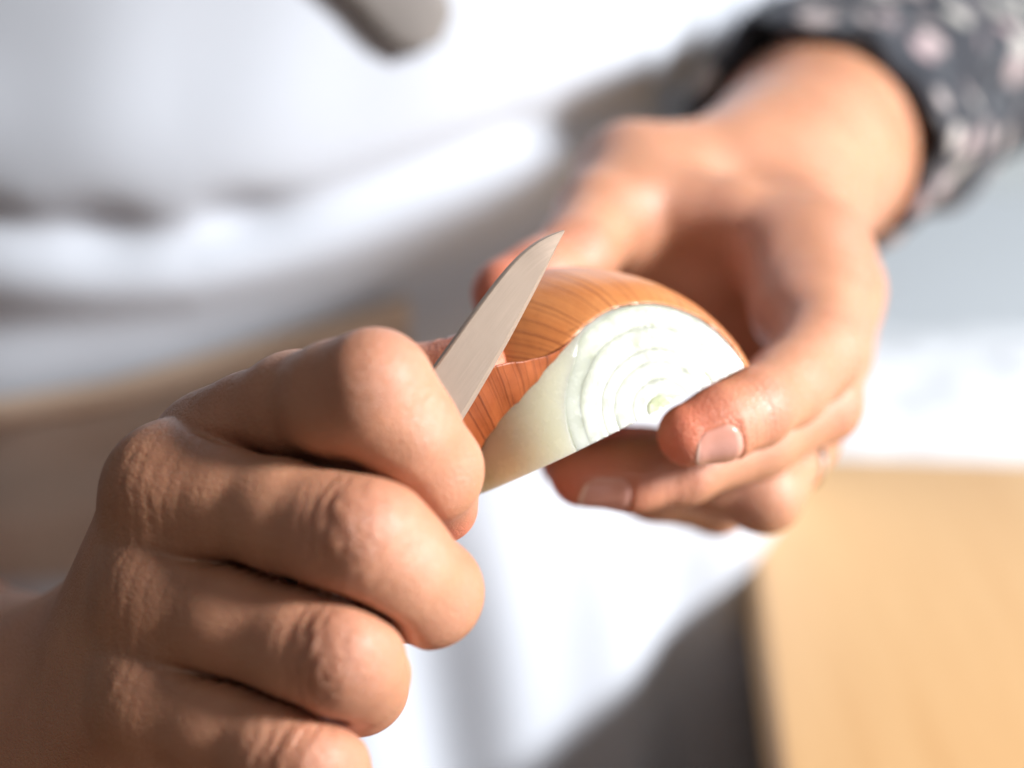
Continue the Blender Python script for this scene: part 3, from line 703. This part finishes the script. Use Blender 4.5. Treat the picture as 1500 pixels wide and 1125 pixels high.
# sleeves with rolled cuffs
def sleeve(pts, rads, cuff):
    p = np.array([to_world(q) for q in pts]); s = np.r_[0, np.cumsum(np.linalg.norm(np.diff(p, axis=0), axis=1))]
    t = np.linspace(0, s[-1], 70); c = np.stack([np.interp(t, s, p[:, i]) for i in range(3)], -1); rr = np.interp(t, s, rads)
    for _ in range(12): c[1:-1] = .25 * c[:-2] + .5 * c[1:-1] + .25 * c[2:]
    nu = 72; V = []
    for i in range(70):
        d = unit(c[min(i + 1, 69)] - c[max(i - 1, 0)]); a = unit(np.cross(d, [0, 0, 1])); b = np.cross(a, d)
        for j in range(nu):
            q = 2 * math.pi * j / nu
            w = 0.0022 * math.sin(5 * q + t[i] * 60) + 0.002 * math.sin(3 * q - t[i] * 110) + 0.0014 * math.sin(9 * q + t[i] * 40)
            V.append(c[i] + (a * math.cos(q) + b * math.sin(q)) * (rr[i] + w))
    V = np.array(V).reshape(70, nu, 3).transpose(1, 0, 2).reshape(-1, 3)
    o = link('sleeve', V, grid_faces(nu, 70, True), FLORAL); mm = o.modifiers.new('thickness', 'SOLIDIFY'); mm.thickness = 0.0012
    d = unit(c[3] - c[0]); a = unit(np.cross(d, [0, 0, 1])); b = np.cross(a, d); V = []
    prof = [(0.0015, 0.0), (-0.0015, 0.0010), (-0.002, 0.003), (0, 0.0052), (0.010, 0.0062), (0.022, 0.0058), (0.030, 0.0066), (0.033, 0.0050), (0.032, 0.002), (0.020, 0.001), (0.006, 0.0005)]
    for j in range(nu):
        q = 2 * math.pi * j / nu; w = 0.0022 * math.sin(3 * q + 1) + 0.0016 * math.sin(7 * q) + 0.001 * math.sin(13 * q)
        for x, h in prof: V.append(c[0] + d * (x + 0.0015 * math.sin(2 * q)) + (a * math.cos(q) + b * math.sin(q)) * (rads[0] + h + w))
    n = len(prof); F = [(j * n + i, ((j + 1) % nu) * n + i, ((j + 1) % nu) * n + (i + 1) % n, j * n + (i + 1) % n) for j in range(nu) for i in range(n)]
    cf = link('cuff', V, F, FLORAL)
    keep_parent(o, person); bpy.context.view_layer.update(); cf.parent = o; cf.matrix_parent_inverse = o.matrix_world.inverted()
sleeve([cm(1184, 214, .552), cm(1330, 110, .66), cm(1385, 66, .725), SH_L], [0.0368, 0.049, 0.053, 0.062], True)
sleeve([cm(-290, 990, .56), cm(-350, 970, .60), cm(-425, 948, .665), SH_R], [0.045, 0.048, 0.053, 0.062], True)
# dark taupe shape with a narrowing end, laid on the bib
from mathutils.bvhtree import BVHTree
bvh = BVHTree.FromPolygons([v.co[:] for v in apron.data.vertices], [p.vertices[:] for p in apron.data.polygons])
def dark_shape():
    pts = [(480, -110), (530, -60), (572, -22), (602, 18), (620, 70)]; V = []; n = 30; half = np.interp(np.linspace(0, 1, n), [0, .6, .85, 1], [.0135, .014, .012, .004])
    base = np.array([(np.interp(t, np.linspace(0, 1, 5), [p[0] for p in pts]), np.interp(t, np.linspace(0, 1, 5), [p[1] for p in pts])) for t in np.linspace(0, 1, n)])
    for i in range(n):
        d2 = unit(np.append(base[min(i + 1, n - 1)] - base[max(i - 1, 0)], 0)); w2 = np.array([-d2[1], d2[0]])
        for j in range(7):
            tt = j / 3 - 1; uv = base[i] + w2 * tt * half[i] * 4400; ray = Vector(unit(to_world(cm(uv[0], uv[1], 1.0)) - CAM))
            hit = bvh.ray_cast(Vector(CAM), ray)[0]; V.append(hit - ray * (0.0022 + 0.0015 * (1 - tt * tt)))
    o = link('bib_dark_shape', V, grid_faces(n, 7), TAUPE); mm = o.modifiers.new('thickness', 'SOLIDIFY'); mm.thickness = 0.003; return o
SHADE_TAN = mat_cloth('tan_shade_cloth', (0.48, 0.405, 0.345)); BEIGE_EDGE = mat_cloth('beige_shade_cloth', (0.60, 0.47, 0.36))
def on_apron(u, v, off):
    ray = Vector(unit(to_world(cm(u, v, 1.0)) - CAM)); hit = bvh.ray_cast(Vector(CAM), ray)[0]; return hit - ray * off
def shade_panel():  # added panel with beige edge; the apron's taupe shade put into its colour
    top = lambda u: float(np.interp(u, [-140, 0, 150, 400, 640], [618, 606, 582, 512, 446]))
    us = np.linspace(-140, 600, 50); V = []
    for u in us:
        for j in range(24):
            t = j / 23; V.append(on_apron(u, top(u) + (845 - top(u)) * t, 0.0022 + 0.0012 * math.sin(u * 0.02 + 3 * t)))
    p = link('apron_shade_panel', V, grid_faces(50, 24), SHADE_TAN); m_ = p.modifiers.new('thickness', 'SOLIDIFY'); m_.thickness = 0.0012; m_.offset = 1
    V = []
    for u in us:
        for j in range(7):
            t = j / 6; V.append(on_apron(u, top(u) - 24 + 44 * t, 0.0050 + 0.0014 * math.sin(math.pi * t)))
    h = link('shade_panel_edge', V, grid_faces(50, 7), BEIGE_EDGE); m_ = h.modifiers.new('thickness', 'SOLIDIFY'); m_.thickness = 0.0012; m_.offset = 1
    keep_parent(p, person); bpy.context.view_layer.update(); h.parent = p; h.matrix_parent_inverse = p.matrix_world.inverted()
shade_panel()
st = dark_shape(); keep_parent(st, person); bpy.context.view_layer.update()

# ------------------------------------------------------------------ board, counter, wall
def box(name, lo, hi, mat, bev=0.003, parent=None, seg=3, rot=0.0):
    bm = bmesh.new(); bmesh.ops.create_cube(bm, size=1)
    for v in bm.verts: v.co = Vector([lo[i] + (hi[i] - lo[i]) * (v.co[i] + .5) for i in range(3)])
    if bev: bmesh.ops.bevel(bm, geom=bm.edges[:], offset=bev, segments=seg, affect='EDGES', profile=0.5)
    if rot: bmesh.ops.rotate(bm, verts=bm.verts[:], cent=(0.0905, 0.54, 0), matrix=Matrix.Rotation(rot, 3, 'Z'))
    me = bpy.data.meshes.new(name); bm.to_mesh(me); bm.free(); me.materials.append(mat)
    for p in me.polygons: p.use_smooth = True
    o = bpy.data.objects.new(name, me); COL.objects.link(o)
    if parent is not None: keep_parent(o, parent)
    return o
ZT = CAM_H - 0.30
board = box('cutting_board', (0.0905, 0.30, ZT - 0.03), (0.50, 0.735, ZT), WOOD, 0.004, rot=R(-4.6)); tag(board, 'thick pale wooden cutting board lying on white counter', 'cutting board')
ctr = box('countertop', (0.104, -0.10, ZT - 0.06), (1.30, 1.40, ZT - 0.030), COUNTER, 0.003, rot=R(-4.6)); ctr['kind'] = 'structure'
cab = box('counter_base', (0.130, -0.10, 0.0), (1.30, 1.38, ZT - 0.060), CABINET, 0.002, rot=R(-4.6)); cab['kind'] = 'structure'
wall = box('wall', (-2.5, 2.2, 0.0), (3.0, 2.3, 2.6), WALL, 0); wall['kind'] = 'structure'
flo = box('floor', (-2.5, -1.5, -0.05), (3.0, 2.2, 0.0), FLOORW, 0); flo['kind'] = 'structure'
# crumpled white towel behind the board
nu, nv = 60, 40; V = []
for i in range(nu):
    for j in range(nv):
        x = 0.12 + 0.36 * i / (nu - 1); y = 0.775 + 0.20 * j / (nv - 1)
        h = 0.012 + 0.018 * math.exp(-((y - 0.85) / 0.05) ** 2) + 0.010 * mnoise.noise(Vector((x * 16, y * 22, 1))) + 0.004 * mnoise.noise(Vector((x * 50, y * 60, 3)))
        e = min(i, nu - 1 - i, j, nv - 1 - j) / 5; V.append((x, y, ZT - 0.0298 + max(0.0005, h) * min(1, e)))
tw = link('dish_towel', V, grid_faces(nu, nv), TOWEL, flip=False); tag(tw, 'crumpled white dish towel lying behind the wooden board', 'towel')
mm = tw.modifiers.new('thickness', 'SOLIDIFY'); mm.thickness = 0.002; mm.offset = 1
